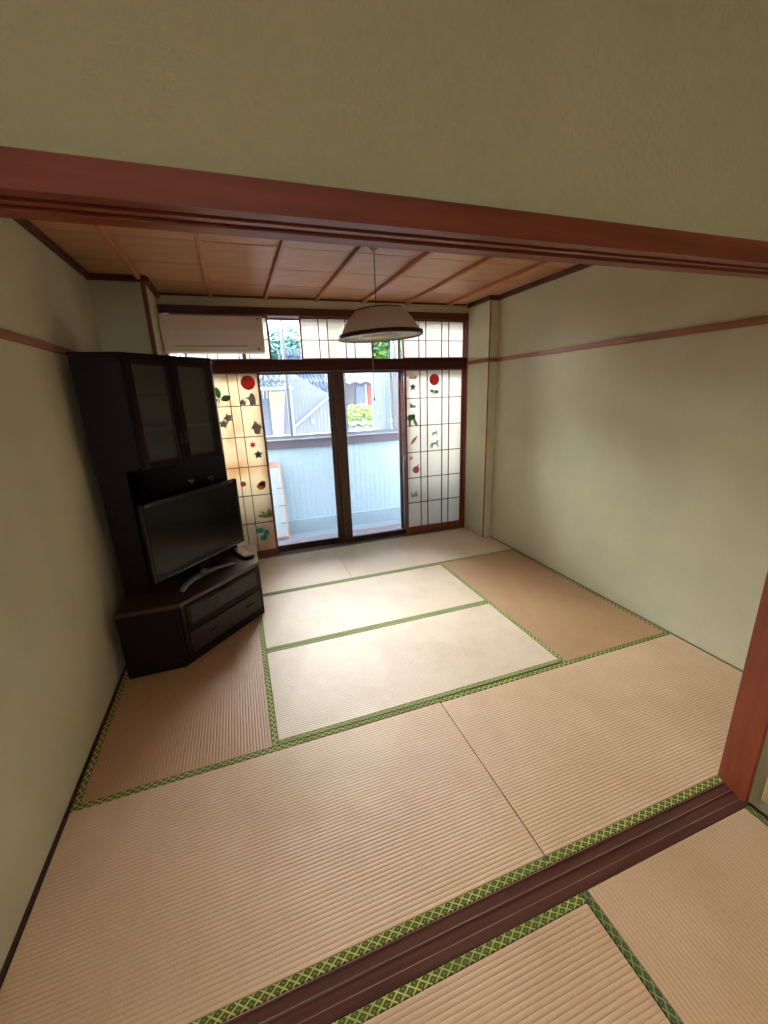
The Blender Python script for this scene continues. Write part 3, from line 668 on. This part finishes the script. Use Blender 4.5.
# leaning framed board outside the left glass door
lb = thing('leaning_board', (1.083, 4.42, -.1), 0, 'white board in a thin pinkish-brown frame leaning outside the left glass door', 'board')
lb.rotation_euler = (math.radians(-9), 0, 0)
pf = wood('pinkish_frame', (176, 130, 112), (204, 160, 140), 'Z', .5); wb = plain('white_board', (176, 184, 194), .4, var=.02)
pts = [(-.165, 0, 0), (-.165, 0, .96), (-.15, 0, 1.0), (-.11, 0, 1.02), (.23, 0, 1.02), (.27, 0, 1.0), (.29, 0, .96), (.31, 0, .02), (.31, 0, 0)]
obj('frame', tube(pts, .011, 8), pf, lb); obj('bottom_rail', B((-.165, .31, -.008, .008, .03, .05)), pf, lb)
obj('head_board', B((-.155, .28, -.008, .008, .955, 1.01), bevel=.003, seg=1), pf, lb)
obj('board', B((-.155, .295, -.003, .006, .05, .955)), wb, lb)
for zz in (.22, .45, .68): obj('bracket', B((.225, .30, -.014, -.004, zz, zz + .012)), M['grey_alu'], lb)
obj('inner_post', B((.20, .215, -.016, -.004, .18, .95)), plain('grey_post', (170, 190, 186), .5), lb)

# ================================================================== OUTSIDE
struct('ground', B((-25, 30, 4.9, 60, -3.1, -3.0)), plain('street_ground', (150, 150, 150), .9))
def corr(x0, x1, z0, z1, y, p, d):
    bm = bmesh.new(); a = []; b = []; x = x0; k = 0
    while x <= x1: a.append(bm.verts.new((x, y + d * (k % 2), z0))); b.append(bm.verts.new((x, y + d * (k % 2), z1))); x += p; k += 1
    for i in range(len(a) - 1): bm.faces.new((a[i], a[i + 1], b[i + 1], b[i]))
    bmesh.ops.solidify(bm, geom=bm.faces[:], thickness=.02); return bm
def roof_tiles(parent, x0, x1, y0, y1, z0, z1, m, nx, ny, name='tile_row'):
    """sloping roof of overlapping wavy tile rows from eave (y0,z0) to ridge (y1,z1)"""
    for j in range(ny):
        ya, yb = y0 + (y1 - y0) * j / ny, y0 + (y1 - y0) * (j + 1.12) / ny; za, zb = z0 + (z1 - z0) * j / ny, z0 + (z1 - z0) * (j + 1.12) / ny
        bm = bmesh.new(); A_ = []; B_ = []; n = nx * 4
        for i in range(n + 1):
            x = x0 + (x1 - x0) * i / n; w = .03 * math.sin(2 * math.pi * i / 4)
            A_.append(bm.verts.new((x, ya, za + w + .05))); B_.append(bm.verts.new((x, yb, zb + w)))
        for i in range(n): bm.faces.new((A_[i], A_[i + 1], B_[i + 1], B_[i]))
        bmesh.ops.solidify(bm, geom=bm.faces[:], thickness=.03)
        obj(name, bm, m, parent)
tile = plain('grey_roof_tile', (116, 124, 134), .6, var=.15, scale=5)
tile_l = plain('pale_roof_tile', (128, 134, 142), .6, var=.15, scale=5)
# neighbour with grey vertical siding, stair rail and yellow sheet
nb = thing('shed_house', (0, 7.5, -3.0), 0, 'neighbouring house with pale grey ribbed siding and a slanting white pipe', 'building')
g1 = plain('grey_siding', (106, 108, 120), .7, var=.05)
def slats(xa, xb, p, y, bot, top, th=.014, gap=.004):
    bm = bmesh.new(); x = xa
    while x < xb - 1e-6:
        xe = min(x + p - gap, xb); v = [bm.verts.new(c) for c in ((x, y, bot(x)), (xe, y, bot(xe)), (xe, y, top(xe)), (x, y, top(x)), (x, y + th, bot(x)), (xe, y + th, bot(xe)), (xe, y + th, top(xe)), (x, y + th, top(x)))]
        for f in ((0, 1, 2, 3), (7, 6, 5, 4), (0, 4, 5, 1), (1, 5, 6, 2), (2, 6, 7, 3), (3, 7, 4, 0)): bm.faces.new([v[i] for i in f])
        x += p
    bmesh.ops.recalc_face_normals(bm, faces=bm.faces); return bm
gable = lambda x: 5.15 if x < 2.05 else 5.15 - (x - 2.05) * .62
tag(obj('siding', slats(-4.0, 2.70, .07, 0, lambda x: 0, gable), g1, nb), kind='stuff')
obj('wall_core', prism([(-4, .02), (2.70, .02), (2.70, 1.9), (-4, 1.9)], 0, 4.7), g1, nb)
obj('slanting_pipe', tube([(1.957, -.05, 4.126), (2.6, -.05, 4.612), (2.69, -.05, 4.68)], .020, 8), plain('white_pipe', (170, 170, 178), .4), nb)
obj('lamp_bracket', B((2.33, 2.365, -.08, .0, 4.20, 4.27)), M['white_plastic'], nb)
roof_tiles(nb, -4.2, 1.5, -.35, 1.8, 5.3, 6.1, tile_l, 24, 6, 'roof_tile_row')
br_ = thing('blue_roof', (2.0, 7.9, 0), 0, 'bluish tiled roof showing behind the grey siding house', 'roof')
roof_tiles(br_, .0, .92, 0, 1.6, 1.45, 2.75, plain('blue_tile', (84, 104, 134), .6), 12, 7)
ys_ = thing('yellow_sheet', (0, 7.38, 0), 0, 'pale yellow ribbed sheet against the neighbouring house', 'panel')
tag(obj('sheet', slats(1.56, 1.845, .035, 0, lambda x: -.6 + 2.414 * max(0, (x - 1.56) / .285) ** 1.0 if x > 1.64 else -.6, lambda x: 1.815), plain('pale_yellow_sheet', (186, 166, 116), .6, var=.03), ys_), kind='stuff')
sm_ = thing('lean_to_roof', (.6, 6.9, 1.86), 0, 'small bluish lean-to roof above the yellow sheet', 'roof')
roof_tiles(sm_, 0, 1.32, 0, .5, 0, .22, plain('bluish_roof', (96, 116, 136), .6), 12, 2)
obj('gutter', tube([(-.02, -.03, -.0), (1.34, -.03, -.0)], .025, 8), plain('grey_gutter', (120, 132, 148), .5), sm_)
obj('post', tube([(1.30, .03, 0), (1.30, .03, -4.86)], .025, 8), plain('grey_gutter2', (120, 132, 148), .5), sm_)
# right neighbour: plaster house with tiled roof, red shutter, dark opening
h2 = thing('tiled_house', (4.3, 12.0, -3.0), 0, 'house beyond the right glass door with tiled roof, blue-grey window and reddish shutters', 'building')
obj('wall', B((-2, 6, 0, 4, 0, 5.2)), plain('house_plaster', (120, 116, 120), .8), h2)
obj('window_opening', B((.24, .52, -.03, .0, 4.2, 4.95)), plain('blue_grey_window', (110, 118, 160), .3), h2)
obj('shutter', B((.62, .82, -.05, .0, 4.2, 4.95), (1.5, 2.0, -.05, .0, 3.9, 4.95)), plain('red_shutter', (196, 96, 90), .7), h2)
obj('door_post', B((-.35, -.15, -.06, 0, 0, 5.0), (.53, .60, -.05, 0, 0, 5.0)), plain('white_post', (180, 180, 186), .7), h2)
roof_tiles(h2, -2.4, 6.4, -.6, 2.2, 5.0, 6.5, tile, 26, 8, 'roof_tile_row')
wl = thing('garden_wall', (2.6, 9.0, -3.0), 0, 'low wall capped with grey roof tiles in front of the bush', 'wall')
obj('wall_body', B((0, 3.6, .1, .4, 0, 3.75)), plain('wall_plaster2', (210, 210, 210), .8), wl)
roof_tiles(wl, -.1, 3.7, -.15, .3, 3.72, 4.05, tile_l, 16, 3)
# foliage
def blob_tree(name, loc_, spread, n, leaf_s, cols, label, cat, trunk_h):
    t = thing(name, loc_, 0, label, cat)
    br = plain('bark', (110, 92, 76), .9)
    bm = bmesh.new(); base_ = tube([(0, 0, 0), (.05, 0, trunk_h * .5), (0, .05, trunk_h)], [.09, .07, .04], 8); me = bpy.data.meshes.new('t'); base_.to_mesh(me); bm.from_mesh(me); base_.free()
    for k in range(9):
        a = random.uniform(0, 6.28); e = tube([(0, 0, trunk_h * .8), (math.cos(a) * spread[0] * .4, math.sin(a) * spread[1] * .4, trunk_h + spread[2] * random.uniform(-.2, .5))], [.03, .01], 5)
        e.to_mesh(me); bm.from_mesh(me); e.free()
    obj('trunk', bm, br, t)
    for ci, c in enumerate(cols):
        bm = bmesh.new()
        for k in range(n // len(cols)):
            while True:
                p = Vector((random.uniform(-1, 1), random.uniform(-1, 1), random.uniform(-1, 1)))
                if .35 < p.length < 1: break
            p = Vector((p.x * spread[0], p.y * spread[1], p.z * spread[2] + trunk_h))
            u = Vector((random.gauss(0, 1), random.gauss(0, 1), random.gauss(0, .6))).normalized(); v = u.orthogonal().normalized(); s = leaf_s * random.uniform(.6, 1.3)
            bm.faces.new([bm.verts.new(q) for q in (p - u * s, p + v * s * .45, p + u * s, p - v * s * .45)])
        tag(obj('foliage', bm, plain('leaf_' + name + str(ci), c, .6), t), kind='stuff')
    return t
blob_tree('flowering_bush', (4.15, 10.6, -3.0), (.9, .6, .45), 2200, .06, [(120, 144, 66), (160, 168, 76), (84, 124, 70)], 'yellow-green bush between the tiled wall and the tiled house', 'bush', 4.0)
blob_tree('leafy_tree', (4.75, 9.3, -3.0), (1.0, .8, .8), 5400, .10, [(92, 132, 60), (150, 160, 60), (60, 120, 104)], 'green tree seen through the open gap of the transom beside the lamp', 'tree', 5.9)
blob_tree('pale_tree', (2.3, 10.4, -3.0), (1.0, .75, .62), 4600, .09, [(110, 150, 140), (90, 134, 124)], 'pale bluish green tree seen through the left gap of the transom', 'tree', 5.75)
